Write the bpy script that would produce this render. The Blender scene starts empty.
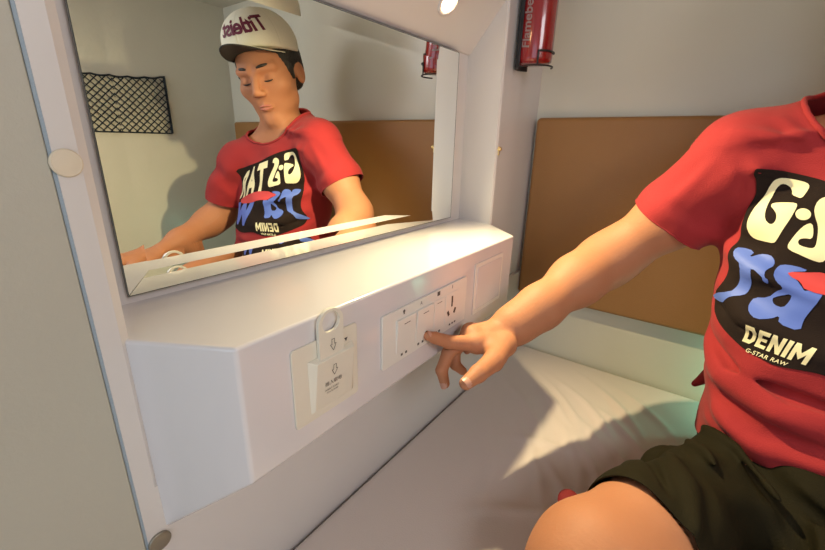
import bpy, bmesh, math, random
import numpy as np
from mathutils import Vector, Matrix
from mathutils.bvhtree import BVHTree
random.seed(4)
sc = bpy.context.scene
COL = sc.collection

# ------------------------------------------------------------------ materials
def mat(name, color, rough=.5, metal=0., coat=0., coat_rough=.05, sss=0., bump=0., bscale=200., var=0., vscale=6.,
        sheen=0., spec=.5, trans=0., wrinkle=None, emit=None, estr=0.):
    m = bpy.data.materials.new(name); m.use_nodes = True
    nt = m.node_tree; b = nt.nodes['Principled BSDF']
    b.inputs['Base Color'].default_value = (*color, 1)
    b.inputs['Roughness'].default_value = rough
    b.inputs['Metallic'].default_value = metal
    b.inputs['Coat Weight'].default_value = coat
    b.inputs['Coat Roughness'].default_value = coat_rough
    b.inputs['Specular IOR Level'].default_value = spec
    b.inputs['Sheen Weight'].default_value = sheen
    b.inputs['Transmission Weight'].default_value = trans
    if sss:
        b.inputs['Subsurface Weight'].default_value = sss
        b.inputs['Subsurface Radius'].default_value = (1, .35, .18)
        b.inputs['Subsurface Scale'].default_value = .006
    if emit:
        b.inputs['Emission Color'].default_value = (*emit, 1)
        b.inputs['Emission Strength'].default_value = estr
    tc = nt.nodes.new('ShaderNodeTexCoord')
    if var:
        n = nt.nodes.new('ShaderNodeTexNoise'); n.inputs['Scale'].default_value = vscale; n.inputs['Detail'].default_value = 5
        nt.links.new(tc.outputs['Object'], n.inputs['Vector'])
        mx = nt.nodes.new('ShaderNodeMixRGB'); mx.blend_type = 'MIX'
        mx.inputs[1].default_value = (*[c*(1-var) for c in color], 1)
        mx.inputs[2].default_value = (*[min(1, c*(1+var)) for c in color], 1)
        nt.links.new(n.outputs['Fac'], mx.inputs[0]); nt.links.new(mx.outputs[0], b.inputs['Base Color'])
    if bump:
        n = nt.nodes.new('ShaderNodeTexNoise'); n.inputs['Scale'].default_value = bscale; n.inputs['Detail'].default_value = 4
        nt.links.new(tc.outputs['Object'], n.inputs['Vector'])
        bp = nt.nodes.new('ShaderNodeBump'); bp.inputs['Strength'].default_value = bump; bp.inputs['Distance'].default_value = .002
        nt.links.new(n.outputs['Fac'], bp.inputs['Height']); nt.links.new(bp.outputs[0], b.inputs['Normal'])
    return m

M = {}
M['panel'] = mat('cream_laminate', (.66, .62, .60), .38, coat=.25, coat_rough=.2, var=.03, vscale=8, bump=.06, bscale=60)
M['panel_left'] = mat('beige_laminate', (.47, .445, .375), .5, var=.03, vscale=5, bump=.15, bscale=350)
M['moulding'] = mat('pale_grey_laminate', (.60, .575, .60), .42, coat=.2, coat_rough=.25, var=.02)
M['gel'] = mat('glossy_white_gelcoat', (.71, .675, .685), .22, coat=.7, coat_rough=.08, var=.015, bump=.03, bscale=25)
M['endwall'] = mat('end_wall_laminate', (.69, .655, .54), .35, coat=.2, coat_rough=.2, var=.03, vscale=9, bump=.15, bscale=90)
M['ceiling'] = mat('ceiling_laminate', (.62, .58, .48), .5)
M['gap'] = mat('dark_joint', (.05, .05, .05), .8)
M['seam'] = mat('blue_grey_edge_strip', (.30, .36, .42), .5)
M['mirror'] = mat('mirror_silver', (.93, .95, .93), .0, metal=1.)
M['mirror_edge'] = mat('mirror_glass_edge', (.06, .07, .065), .25)
M['tan'] = mat('tan_leatherette', (.34, .165, .050), .5, bump=.35, bscale=420, var=.06, vscale=5)
M['sheet'] = mat('white_cotton_sheet', (.62, .535, .485), .85, sheen=.15, bump=.2, bscale=500, var=.02)
M['mattress'] = mat('grey_mattress_ticking', (.4, .36, .33), .9)
M['ivory'] = mat('ivory_plastic', (.76, .71, .60), .32, coat=.2)
M['white_plastic'] = mat('white_plastic', (.76, .73, .68), .3, coat=.25)
M['black'] = mat('black_plastic', (.012, .012, .014), .4)
M['ink'] = mat('grey_ink', (.09, .08, .075), .7)
M['red_paint'] = mat('glossy_red_paint', (.26, .004, .006), .22, coat=.8, coat_rough=.06)
M['silver_ink'] = mat('silver_ink', (.30, .22, .22), .5)
M['brass'] = mat('brass', (.78, .58, .25), .28, metal=1)
M['darkmetal'] = mat('dark_steel', (.32, .29, .24), .4, metal=.85)
M['capcream'] = mat('cream_screw_cap', (.70, .60, .46), .45)
M['skin'] = mat('skin', (.46, .195, .098), .6, spec=.3, sss=.12, bump=.22, bscale=260, var=.07, vscale=18)
M['lips'] = mat('lips', (.50, .17, .12), .45)
M['hair'] = mat('black_hair', (.018, .013, .010), .55, bump=.6, bscale=300)
M['nail'] = mat('nail', (.54, .28, .20), .35, coat=.15)
M['shirt'] = mat('red_cotton_jersey', (.325, .016, .019), .9, sheen=.05, bump=.35, bscale=700, var=.05, vscale=30)
M['shorts'] = mat('dark_olive_shorts', (.015, .012, .0045), .8, spec=.12, sheen=.0, bump=.3, bscale=500, var=.1)
M['print_black'] = mat('black_print', (.016, .009, .007), .9, spec=.2, bump=.2, bscale=600)
M['print_cream'] = mat('cream_print', (.84, .76, .46), .6)
M['print_blue'] = mat('blue_print', (.10, .17, .56), .6)
M['print_navy'] = mat('navy_print', (.012, .035, .16), .6)
M['print_red'] = mat('red_print', (.60, .05, .05), .7)
M['capwhite'] = mat('cream_cotton_twill', (.74, .70, .56), .85, bump=.3, bscale=500)
M['capdark'] = mat('dark_brim_lining', (.03, .028, .025), .8)
M['maroon'] = mat('maroon_thread', (.12, .008, .03), .7)
M['net'] = mat('black_elastic_net', (.012, .018, .024), .8)
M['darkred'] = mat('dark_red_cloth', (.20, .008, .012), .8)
M['pouch'] = mat('black_nylon', (.012, .011, .011), .55, bump=.3, bscale=400)
M['bulb'] = mat('warm_bulb', (1, .8, .5), .4, emit=(1, .66, .30), estr=40)
M['chrome'] = mat('chrome_ring', (.8, .78, .72), .15, metal=1)

# ------------------------------------------------------------------ helpers
def link(name, me, mats, parent=None, smooth=False):
    o = bpy.data.objects.new(name, me); COL.objects.link(o)
    for m in (mats if isinstance(mats, (list, tuple)) else [mats]): me.materials.append(M[m])
    if smooth:
        me.polygons.foreach_set('use_smooth', [True]*len(me.polygons))
    if parent: o.parent = parent; o.matrix_parent_inverse = Matrix.Identity(4)
    return o
def tag(o, label=None, cat=None, group=None, kind=None):
    if label: o['label'] = label
    if cat: o['category'] = cat
    if group: o['group'] = group
    if kind: o['kind'] = kind
    return o
def empty(name, label, cat, loc=(0, 0, 0), group=None):
    o = bpy.data.objects.new(name, None); COL.objects.link(o); o.location = loc; o.empty_display_size = .05
    return tag(o, label, cat, group)
def local(bm, root):
    if root is not None: bmesh.ops.translate(bm, verts=bm.verts, vec=-Vector(root.location))
def obj(name, bm, mats, parent=None, smooth=False, bevel=0, seg=3, sub=0):
    """world-space bmesh -> object; parts are stored relative to their (unrotated) top-level empty"""
    top = parent
    off = Vector((0, 0, 0))
    while top is not None: off += Vector(top.location); top = top.parent
    bmesh.ops.translate(bm, verts=bm.verts, vec=-off)
    bmesh.ops.recalc_face_normals(bm, faces=bm.faces)
    me = bpy.data.meshes.new(name); bm.to_mesh(me); bm.free()
    o = link(name, me, mats, parent, smooth)
    if bevel:
        md = o.modifiers.new('bevel', 'BEVEL'); md.width = bevel; md.segments = seg; md.limit_method = 'ANGLE'; md.angle_limit = math.radians(30)
        md.harden_normals = False
        me.polygons.foreach_set('use_smooth', [True]*len(me.polygons))
        w = o.modifiers.new('wn', 'WEIGHTED_NORMAL'); w.keep_sharp = True
    if sub:
        md = o.modifiers.new('sub', 'SUBSURF'); md.levels = md.render_levels = sub
    return o
def box(bm, lo, hi):
    vs = [bm.verts.new((x, y, z)) for x in (lo[0], hi[0]) for y in (lo[1], hi[1]) for z in (lo[2], hi[2])]
    for f in ((0, 1, 3, 2), (4, 6, 7, 5), (0, 4, 5, 1), (2, 3, 7, 6), (0, 2, 6, 4), (1, 5, 7, 3)):
        bm.faces.new([vs[i] for i in f])
    return vs
def prism(bm, pts, ax, a, b):
    """pts: polygon in the two other axes (in xyz order), extruded along axis ax from a to b"""
    def mk(p, t):
        q = list(p); q.insert(ax, t); return bm.verts.new(q)
    A = [mk(p, a) for p in pts]; B = [mk(p, b) for p in pts]
    bm.faces.new(A); bm.faces.new(B[::-1])
    n = len(pts)
    for i in range(n): bm.faces.new((A[i], A[(i+1) % n], B[(i+1) % n], B[i]))
def rrect(y0, y1, z0, z1, r, n=5):
    out = []
    for cy, cz, a0 in ((y1-r, z1-r, 0), (y0+r, z1-r, 90), (y0+r, z0+r, 180), (y1-r, z0+r, 270)):
        for k in range(n+1):
            a = math.radians(a0+90*k/n); out.append((cy+r*math.cos(a), cz+r*math.sin(a)))
    return out
def lathe(bm, prof, origin, axis, n=32, cap=True):
    """prof: (radius, height) list along axis from origin"""
    ax = Vector(axis).normalized(); u = ax.orthogonal().normalized(); v = ax.cross(u); O = Vector(origin)
    rings = []
    for r, h in prof:
        if r < 1e-6: rings.append([bm.verts.new(O+ax*h)])
        else: rings.append([bm.verts.new(O+ax*h+(u*math.cos(2*math.pi*k/n)+v*math.sin(2*math.pi*k/n))*r) for k in range(n)])
    for a, b in zip(rings, rings[1:]):
        for k in range(n):
            k2 = (k+1) % n
            if len(a) == 1 and len(b) == 1: continue
            if len(a) == 1: bm.faces.new((a[0], b[k], b[k2]))
            elif len(b) == 1: bm.faces.new((a[k], a[k2], b[0]))
            else: bm.faces.new((a[k], a[k2], b[k2], b[k]))
    if cap:
        for r in (rings[0], rings[-1]):
            if len(r) > 1: bm.faces.new(r)
def tube(bm, pts, r, n=8, closed=False, flat=None):
    pts = [Vector(p) for p in pts]; N = len(pts); rings = []
    prev = None
    for i, p in enumerate(pts):
        if closed: d = pts[(i+1) % N]-pts[i-1]
        else: d = pts[min(i+1, N-1)]-pts[max(i-1, 0)]
        d.normalize()
        u = d.orthogonal() if prev is None else (prev-d*prev.dot(d))
        u.normalize(); prev = u; v = d.cross(u)
        rr = r[i] if isinstance(r, (list, tuple)) else r
        rings.append([bm.verts.new(p+(u*math.cos(2*math.pi*k/n)+v*math.sin(2*math.pi*k/n))*rr) for k in range(n)])
    for i in range(N if closed else N-1):
        a, b = rings[i], rings[(i+1) % N]
        for k in range(n): bm.faces.new((a[k], a[(k+1) % n], b[(k+1) % n], b[k]))
    if not closed:
        bm.faces.new(rings[0]); bm.faces.new(rings[-1][::-1])
def text_bm(s, size=1., extrude=0., shear=0., bold=0., spacing=1.):
    cu = bpy.data.curves.new('tmp', 'FONT'); cu.body = s; cu.size = size; cu.extrude = extrude; cu.shear = shear
    cu.offset = bold; cu.space_character = spacing; cu.align_x = 'CENTER'; cu.align_y = 'CENTER'
    o = bpy.data.objects.new('tmp', cu); COL.objects.link(o)
    dg = bpy.context.evaluated_depsgraph_get(); dg.update()
    me = bpy.data.meshes.new_from_object(o.evaluated_get(dg))
    bm = bmesh.new(); bm.from_mesh(me)
    bpy.data.objects.remove(o); bpy.data.curves.remove(cu); bpy.data.meshes.remove(me)
    return bm
def merge(dst, src, mtx=None):
    if mtx is not None: bmesh.ops.transform(src, matrix=mtx, verts=src.verts)
    mp = {v: dst.verts.new(v.co) for v in src.verts}
    for f in src.faces:
        try: dst.faces.new([mp[v] for v in f.verts])
        except ValueError: pass
    src.free()
def on_x(x, y, z):   # text plane facing +x: text right -> +y, up -> +z
    return Matrix(((0, 0, 1, x), (1, 0, 0, y), (0, 1, 0, z), (0, 0, 0, 1)))

# ------------------------------------------------------------------ implicit surfaces
def nrm(v): v = np.asarray(v, np.float32); return v/np.linalg.norm(v)
def capsule(a, b, ra, rb):
    a = np.asarray(a, np.float32); b = np.asarray(b, np.float32); ab = b-a; L2 = float(ab@ab)
    def f(p):
        t = np.clip(((p-a)@ab)/L2, 0, 1)
        return np.linalg.norm(p-a-t[:, None]*ab, axis=1)-(ra+(rb-ra)*t)
    return f
def chain(pts, k=.01):
    fs = [capsule(p[:3], q[:3], p[3], q[3]) for p, q in zip(pts, pts[1:])]
    return lambda p: smin_all([f(p) for f in fs], k)
def ellipsoid(c, r, axes=None):
    c = np.asarray(c, np.float32); r = np.asarray(r, np.float32)
    A = None if axes is None else np.array([nrm(a) for a in axes], np.float32)
    def f(p):
        q = p-c
        if A is not None: q = q@A.T
        k0 = np.linalg.norm(q/r, axis=1); k1 = np.linalg.norm(q/(r*r), axis=1)
        return np.where(k1 > 1e-9, k0*(k0-1)/np.maximum(k1, 1e-9), -r.min()).astype(np.float32)
    return f
def smin(a, b, k):
    h = np.maximum(k-np.abs(a-b), 0)/k
    return np.minimum(a, b)-h*h*k*.25
def smin_all(ds, k):
    r = ds[0]
    for d in ds[1:]: r = smin(r, d, k)
    return r
def smax(a, b, k): return -smin(-a, -b, k)
def stack(sections, pw=2.3):
    """sections: (z, cx, cy, a, b) stacked superellipses"""
    S = np.array(sections, np.float32)
    def f(p):
        z = np.clip(p[:, 2], S[0, 0], S[-1, 0])
        cx, cy, a, b = [np.interp(z, S[:, 0], S[:, i]) for i in (1, 2, 3, 4)]
        u = np.abs(p[:, 0]-cx)/a; v = np.abs(p[:, 1]-cy)/b
        k = (u**pw+v**pw)**(1/pw)
        d = (k-1)*np.minimum(a, b)
        dz = np.maximum(S[0, 0]-p[:, 2], p[:, 2]-S[-1, 0])
        return np.where(dz > 0, np.sqrt(np.maximum(d, 0)**2+dz*dz), d).astype(np.float32)
    return f
def folds(lst):
    """ridges (+) and creases (-) along 3-d polylines: (points, width, height)"""
    L = [(np.array(p, np.float32), w, h) for p, w, h in lst]
    def g(p):
        r = np.zeros(len(p), np.float32)
        for P, w, h in L:
            lo = P.min(0)-3*w; hi = P.max(0)+3*w
            m = np.all((p > lo) & (p < hi), axis=1)
            if not m.any(): continue
            q = p[m]; best = None; tt = None
            n = len(P)-1
            for i in range(n):
                ab = P[i+1]-P[i]; t = np.clip(((q-P[i])@ab)/float(ab@ab), 0, 1)
                d = np.linalg.norm(q-P[i]-t[:, None]*ab, axis=1)
                T = (i+t)/n
                if best is None: best, tt = d, T
                else:
                    s = d < best; best = np.where(s, d, best); tt = np.where(s, T, tt)
            r[m] += h*np.exp(-(best/w)**2)*np.sin(np.pi*np.clip(.08+tt*.84, 0, 1))**.7
        return r
    return g
def polygonize(f, lo, hi, h):
    lo = np.array(lo, float); n = np.ceil((np.array(hi)-lo)/h).astype(int); B = 8
    nb = -(-n//B); n = nb*B
    D = np.empty(tuple(n), np.float32)
    g = [lo[i]+(np.arange(nb[i])*B+(B-1)/2)*h for i in range(3)]
    cc = np.stack(np.meshgrid(*g, indexing='ij'), -1).reshape(-1, 3).astype(np.float32)
    dc = f(cc).reshape(nb)
    act = np.abs(dc) < B*h*1.25
    D[:] = np.repeat(np.repeat(np.repeat(dc, B, 0), B, 1), B, 2)
    idx = np.argwhere(act)
    off = np.stack(np.meshgrid(*[np.arange(B)]*3, indexing='ij'), -1).reshape(-1, 3)
    for s in range(0, len(idx), 600):
        I = (idx[s:s+600, None, :]*B+off[None]).reshape(-1, 3)
        D[I[:, 0], I[:, 1], I[:, 2]] = f((lo+I*h).astype(np.float32))
    S = D < 0
    edges = []
    vsum = {}
    cellid = -np.ones(tuple(n), np.int64)
    sh = tuple(n)
    mixed = np.zeros(tuple(n-1), bool)
    s0 = S[:-1, :-1, :-1]
    for dx in (0, 1):
        for dy in (0, 1):
            for dz in (0, 1):
                mixed |= S[dx:sh[0]-1+dx, dy:sh[1]-1+dy, dz:sh[2]-1+dz] != s0
    C = np.argwhere(mixed); nv = len(C)
    cellid[C[:, 0], C[:, 1], C[:, 2]] = np.arange(nv)
    acc = np.zeros((nv, 3)); cnt = np.zeros(nv)
    corners = [(a, b, c) for a in (0, 1) for b in (0, 1) for c in (0, 1)]
    for a in corners:
        for ax in range(3):
            if a[ax]: continue
            b = list(a); b[ax] = 1
            va = D[C[:, 0]+a[0], C[:, 1]+a[1], C[:, 2]+a[2]]; vb = D[C[:, 0]+b[0], C[:, 1]+b[1], C[:, 2]+b[2]]
            m = (va < 0) != (vb < 0)
            t = np.where(m, va/np.where(m, va-vb, 1), 0)
            P = np.tile(np.array(a, float), (nv, 1)); P[:, ax] += t
            acc[m] += P[m]; cnt[m] += 1
    V = lo+(C+acc/cnt[:, None])*h
    quads = []
    for ax in range(3):
        o1, o2 = [(1, 2), (2, 0), (0, 1)][ax]
        sl0 = [slice(None)]*3; sl1 = [slice(None)]*3
        sl0[ax] = slice(0, -1); sl1[ax] = slice(1, None)
        a = S[tuple(sl0)]; b = S[tuple(sl1)]
        E = np.argwhere(a != b)
        E = E[(E[:, o1] > 0) & (E[:, o2] > 0) & (E[:, o1] < sh[o1]-1) & (E[:, o2] < sh[o2]-1)]
        flip = a[E[:, 0], E[:, 1], E[:, 2]]
        def cid(d1, d2):
            q = E.copy(); q[:, o1] += d1; q[:, o2] += d2
            return cellid[q[:, 0], q[:, 1], q[:, 2]]
        Q = np.stack([cid(-1, -1), cid(0, -1), cid(0, 0), cid(-1, 0)], 1)
        Q[~flip] = Q[~flip][:, ::-1]
        quads.append(Q)
    Q = np.concatenate(quads); Q = Q[(Q >= 0).all(1)]
    # pull the vertices onto the surface
    for _ in range(2):
        p = V.astype(np.float32); d = f(p); e = h*.5
        G = np.stack([f(p+np.eye(3, dtype=np.float32)[i]*e)-f(p-np.eye(3, dtype=np.float32)[i]*e) for i in range(3)], 1)/(2*e)
        gn = np.maximum((G*G).sum(1), .2)
        step = np.clip(d/gn, -h*.5, h*.5)
        V = V-(step[:, None]*G)
    return V, Q
def mesh_from(name, V, Q):
    me = bpy.data.meshes.new(name)
    me.vertices.add(len(V)); me.vertices.foreach_set('co', np.asarray(V, np.float32).ravel())
    me.loops.add(Q.size); me.loops.foreach_set('vertex_index', Q.ravel().astype(np.int32))
    me.polygons.add(len(Q)); me.polygons.foreach_set('loop_start', (np.arange(len(Q))*4).astype(np.int32))
    me.update(calc_edges=True); me.validate()
    return me
def smooth_verts(me, it=2):
    bm = bmesh.new(); bm.from_mesh(me)
    for _ in range(it): bmesh.ops.smooth_vert(bm, verts=bm.verts, factor=.5, use_axis_x=True, use_axis_y=True, use_axis_z=True)
    bm.to_mesh(me); bm.free()

# ------------------------------------------------------------------ measurements (metres)
WX = .0857            # face of the berth's side wall; the niche back is x = 0
YE = .9726            # face of the backrest; the end wall is a little behind
Y1, Y2, MZ1, MZ2, MX = .133, .7335, .368, .678, .0092   # mirror
D, CA, CB, ZT, ZB, ZBB = .1669, .1492, .704, .3568, .2183, .1538
XR = 1.22; ZC = .985; YN = -1.15; YW = .992

# ------------------------------------------------------------------ the setting
bm = bmesh.new()
box(bm, (-.10, .0835, -.12), (WX, YW+.04, .205))                       # lower wall under the console
prism(bm, [(-.10, .0835), (WX, .0835), (WX, .098), (WX-.004, .1045), (-.004, .118), (-.10, .118)], 2, .205, ZC+.02)  # left jamb
box(bm, (-.10, .118, .205), (0, .80, .74))                            # niche back
prism(bm, [(-.10, .787), (.0, .787), (WX-.003, .772), (WX, .776), (WX, .858), (WX-.008, .864), (WX-.008, YW+.04), (-.10, YW+.04)], 2, .205, ZC+.02)
prism(bm, [(-.10, .683), (0, .683), (.004, .684), (WX-.004, .766), (WX, .776), (WX, ZC+.02), (-.10, ZC+.02)], 1, .1, .80)
tag(obj('wall_left', bm, 'panel'), kind='structure')
bm = bmesh.new(); box(bm, (-.10, YN, -.12), (WX-.0015, .0815, ZC+.02)); tag(obj('wall_left_panel', bm, 'panel_left', bevel=.0015), kind='structure')
bpy.data.objects['wall_left_panel'].name = 'trim_1'
bm = bmesh.new(); box(bm, (-.10, .0815, -.12), (WX-.0015, .0835, ZC+.02)); tag(obj('trim_2', bm, 'seam'), kind='structure')
bm = bmesh.new(); box(bm, (-.10, YW, -.12), (XR+.06, YW+.05, ZC+.02)); tag(obj('wall_back', bm, 'endwall'), kind='structure')
bm = bmesh.new(); box(bm, (XR, YN, -.12), (XR+.06, YW, ZC+.02)); tag(obj('wall_right', bm, 'endwall'), kind='structure')
bm = bmesh.new(); box(bm, (-.10, YN, ZC), (XR+.06, YW+.05, ZC+.05)); tag(obj('ceiling', bm, 'ceiling'), kind='structure')
bm = bmesh.new(); box(bm, (-.10, YN, -.17), (XR+.06, YW+.05, -.12)); tag(obj('floor', bm, 'panel_left'), kind='structure')

# ------------------------------------------------------------------ mirror
root = empty('wall_mirror', 'wide wall mirror with a faceted edge in the niche above the white console', 'mirror', (MX, (Y1+Y2)/2, MZ1))
bw = .021; dz = -.0014
bm = bmesh.new()
o_ = [(Y1, MZ1), (Y2, MZ1), (Y2, MZ2), (Y1, MZ2)]; i_ = [(Y1+bw, MZ1+bw), (Y2-bw, MZ1+bw), (Y2-bw, MZ2-bw), (Y1+bw, MZ2-bw)]
iv = [bm.verts.new((MX, y, z)) for y, z in i_]
bm.faces.new(iv)
for k, dzk in enumerate((-.0014, -.0010, -.0014, -.0004)):
    a, c_ = o_[k], o_[(k+1) % 4]
    bm.faces.new((bm.verts.new((MX-dzk, *a)), bm.verts.new((MX-dzk, *c_)), iv[(k+1) % 4], iv[k]))
obj('mirror_glass', bm, 'mirror', root)
bm = bmesh.new()
for lo_, hi_ in (((Y1-.0009, MZ1-.0009), (Y1-.0002, MZ2)), ((Y1-.0009, MZ1-.0009), (Y2+.0009, MZ1-.0002)), ((Y2+.0002, MZ1-.0009), (Y2+.0009, MZ2)), ((Y1-.0009, MZ2+.0002), (Y2+.0009, MZ2+.0009))):
    box(bm, (MX-.003, *lo_), (MX+.0012, *hi_))
obj('glass_edge', bm, 'mirror_edge', root)
bm = bmesh.new(); box(bm, (.0002, Y1+.012, MZ1+.012), (MX-.0030, Y2-.012, MZ2-.012)); obj('backing', bm, 'moulding', root)

# ------------------------------------------------------------------ console
bm = bmesh.new()
top = [(-.004, .09), (WX, .1008), (D, CA), (D, CB), (WX, .7745), (-.004, .80)]
bot = [(ZBB-.02, (-.004, .09)), (ZBB, (WX, .1008)), (ZB, (D, CA)), (ZB, (D, CB)), (ZBB, (WX, .7745)), (ZBB-.02, (-.004, .80))]
T = [bm.verts.new((x, y, ZT)) for x, y in top]; Bt = [bm.verts.new((x, y, z)) for z, (x, y) in bot]
bm.faces.new(T)
for k in range(6): bm.faces.new((T[k], T[(k+1) % 6], Bt[(k+1) % 6], Bt[k]))
bm.faces.new((Bt[1], Bt[2], Bt[3], Bt[4])); bm.faces.new((Bt[0], Bt[1], Bt[4], Bt[5]))
tag(obj('wall_console', bm, 'gel', bevel=.0035, seg=4), 'glossy white moulded console shelf with chamfered ends below the mirror', 'shelf')

# key-card switch
FX = D+.0002
root = empty('key_card_switch', 'square ivory key card switch left on the console front with arrows and small writing', 'switch', (FX, .242, .246))
bm = bmesh.new(); prism(bm, rrect(.1989, .2848, .2457, .3325, .004), 0, FX, FX+.0022); obj('plate', bm, 'ivory', root, bevel=.0006, seg=2)
bm = bmesh.new()
v = [bm.verts.new(c) for c in ((FX+.002, .2165, .314), (FX+.002, .2775, .314), (FX+.002, .2775, .2535), (FX+.002, .2165, .2535),
                               (FX+.0092, .2235, .3110), (FX+.0092, .2735, .3110), (FX+.0034, .2735, .2555), (FX+.0034, .2220, .2555))]
for f in ((4, 5, 6, 7), (0, 1, 5, 4), (1, 2, 6, 5), (2, 3, 7, 6), (3, 0, 4, 7), (0, 3, 2, 1)): bm.faces.new([v[i] for i in f])
obj('card_housing', bm, 'ivory', root, bevel=.0008, seg=2)
def hx(z): return FX+.0034+(.0092-.0034)*(z-.2555)/(.3110-.2555)+.0002
def arrow(x, y, z, s, th=.0006):
    pts = [(-.45, 1), (.45, 1), (.45, .1), (1, .1), (0, -1), (-1, .1), (-.45, .1)]
    b = bmesh.new()
    n = len(pts)
    P = [Vector((x, y+px*s*.62, z+pz*s)) for px, pz in pts]
    for a in range(n):
        p, q = P[a], P[(a+1) % n]; d = (q-p).normalized(); w = Vector((0, -d.z, d.y))*th*.5
        p2, q2 = p-d*th*.4, q+d*th*.4
        b.faces.new([b.verts.new(c) for c in (p2-w, q2-w, q2+w, p2+w)])
    return b
def mark(name, bm, slope=True):
    if slope:
        for v in bm.verts: v.co.x = hx(v.co.z)+.0003
    obj(name, bm, 'ink', root)
mark('arrow_mark', arrow(0, .2460, .2955, .0062))
for txt, sz_, y, z in (('插入取电', .0058, .2450, .2815), ('INSERT CARD', .0031, .2430, .2745), ('FOR POWER', .0028, .2440, .2705)):
    bm = bmesh.new(); merge(bm, text_bm(txt, sz_), on_x(0, y, z)); mark('printed_line', bm)
bm = bmesh.new(); merge(bm, text_bm('▼', .0055), on_x(FX+.0025, .2680, .3185)); mark('triangle_mark', bm, False)
# key tag standing in the slot
root = empty('key_card', 'ivory plastic key tag with a ring loop standing in the switch slot', 'key tag', (.1735, .2440, .312))
bm = bmesh.new()
c = Vector((0, .2455, .3475)); ro = .0158; ri_y, ri_z = .0112, .0112
outer = [(.2285, .3085), (.2285, .345)]
for k in range(0, 13):
    a = math.pi-math.pi*k/12; outer.append((.2447+.0162*math.cos(a), .3475+.0150*math.sin(a)))
outer += [(.2609, .345), (.2609, .3085)]
inner = [(.2447+ri_y*math.cos(2*math.pi*k/20-math.pi/2), max(.3385, .3480+ri_z*math.sin(2*math.pi*k/20-math.pi/2)+.0005)) for k in range(20)]
def holed(bm, outer, inner, x0, x1):
    cu = bpy.data.curves.new('t', 'CURVE'); cu.dimensions = '2D'; cu.fill_mode = 'BOTH'; cu.extrude = (x1-x0)/2
    for pl in (outer, inner):
        s = cu.splines.new('POLY'); s.points.add(len(pl)-1); s.use_cyclic_u = True
        for p, q in zip(s.points, pl): p.co = (q[0], q[1], 0, 1)
    o = bpy.data.objects.new('t', cu); COL.objects.link(o)
    dg = bpy.context.evaluated_depsgraph_get(); dg.update()
    me = bpy.data.meshes.new_from_object(o.evaluated_get(dg)); t = bmesh.new(); t.from_mesh(me)
    bmesh.ops.remove_doubles(t, verts=t.verts, dist=1e-6)
    bpy.data.objects.remove(o); bpy.data.curves.remove(cu); bpy.data.meshes.remove(me)
    merge(bm, t, on_x((x0+x1)/2, 0, 0))
holed(bm, outer, inner, .1700, .1740)
obj('tag_body', bm, 'ivory', root, bevel=.0007, seg=2)
bm = arrow(.1740+.0006, .2458, .3235, .0062); obj('arrow_mark', bm, 'ink', root)

# switch and socket panel
root = empty('switch_panel', 'long ivory wall plate with two rocker switches and a power socket', 'switch', (FX, .426, .251))
bm = bmesh.new(); prism(bm, rrect(.3262, .5266, .2511, .3233, .003), 0, FX, FX+.0030); obj('plate', bm, 'white_plastic', root, bevel=.0008, seg=2)
for y0, y1, lab in ((.3520, .3905, None), (.3935, .4320, None)):
    bm = bmesh.new()
    v = [bm.verts.new(c) for c in ((FX+.002, y0, .263), (FX+.002, y1, .263), (FX+.002, y1, .3095), (FX+.002, y0, .3095),
                                   (FX+.0034, y0, .263), (FX+.0034, y1, .263), (FX+.0062, y1, .3095), (FX+.0062, y0, .3095))]
    for f in ((4, 5, 6, 7), (0, 1, 5, 4), (1, 2, 6, 5), (2, 3, 7, 6), (3, 0, 4, 7), (0, 3, 2, 1)): bm.faces.new([v[i] for i in f])
    o = obj('rocker', bm, 'white_plastic', root, bevel=.0008, seg=2)
    bm = bmesh.new(); yc = (y0+y1)/2; box(bm, (FX+.0058, yc-.006, .3015), (FX+.00625, yc+.006, .3022)); obj('indicator_line', bm, 'ink', o)
bm = bmesh.new(); prism(bm, rrect(.4365, .4625, .263, .3095, .0015), 0, FX+.002, FX+.0038); o = obj('blank_module', bm, 'white_plastic', root, bevel=.0004, seg=2)
bm = bmesh.new(); box(bm, (FX+.0036, .443, .3035), (FX+.0040, .455, .3042)); obj('indicator_line', bm, 'ink', o)
bm = bmesh.new(); prism(bm, rrect(.4650, .5030, .2600, .3095, .0015), 0, FX+.002, FX+.0036); so = obj('socket', bm, 'white_plastic', root, bevel=.0004, seg=2)
bm = bmesh.new()
for pts in ([(.4815, .3035), (.4850, .3035), (.4855, .2925), (.4820, .2925)],):
    prism(bm, pts, 0, FX+.0036, FX+.0040)
prism(bm, rrect(.4817, .4848, .287, .2925, .0008), 0, FX+.0036, FX+.0041)
for yc, s in ((.4740, 1), (.4920, -1)):
    a = .5*s; pts = [(yc+u*math.cos(a)-w*math.sin(a), .2785+u*math.sin(a)+w*math.cos(a)) for u, w in ((-.0022, -.0042), (.0022, -.0042), (.0022, .0042), (-.0022, .0042))]
    prism(bm, pts, 0, FX+.0036, FX+.0040)
obj('socket_holes', bm, 'black', so)
X = FX+.0031
bm = bmesh.new(); lathe(bm, [(.0022, 0), (.0022, .0002)], (X, .3675, .3178), (1, 0, 0), 12); box(bm, (X, .3663, .3138), (X+.0002, .3687, .3158)); obj('lamp_icon', bm, 'ink', root)
bm = bmesh.new(); merge(bm, text_bm('A', .0075), on_x(X+.0001, .4045, .3168)); obj('letter_mark', bm, 'ink', root)
bm = bmesh.new(); box(bm, (X, .4430, .3150), (X+.0002, .4498, .3210)); obj('square_icon', bm, 'ink', root)
bm = bmesh.new(); box(bm, (X, .4825, .3155), (X+.0002, .4837, .3205)); obj('line_mark', bm, 'ink', root)
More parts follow.
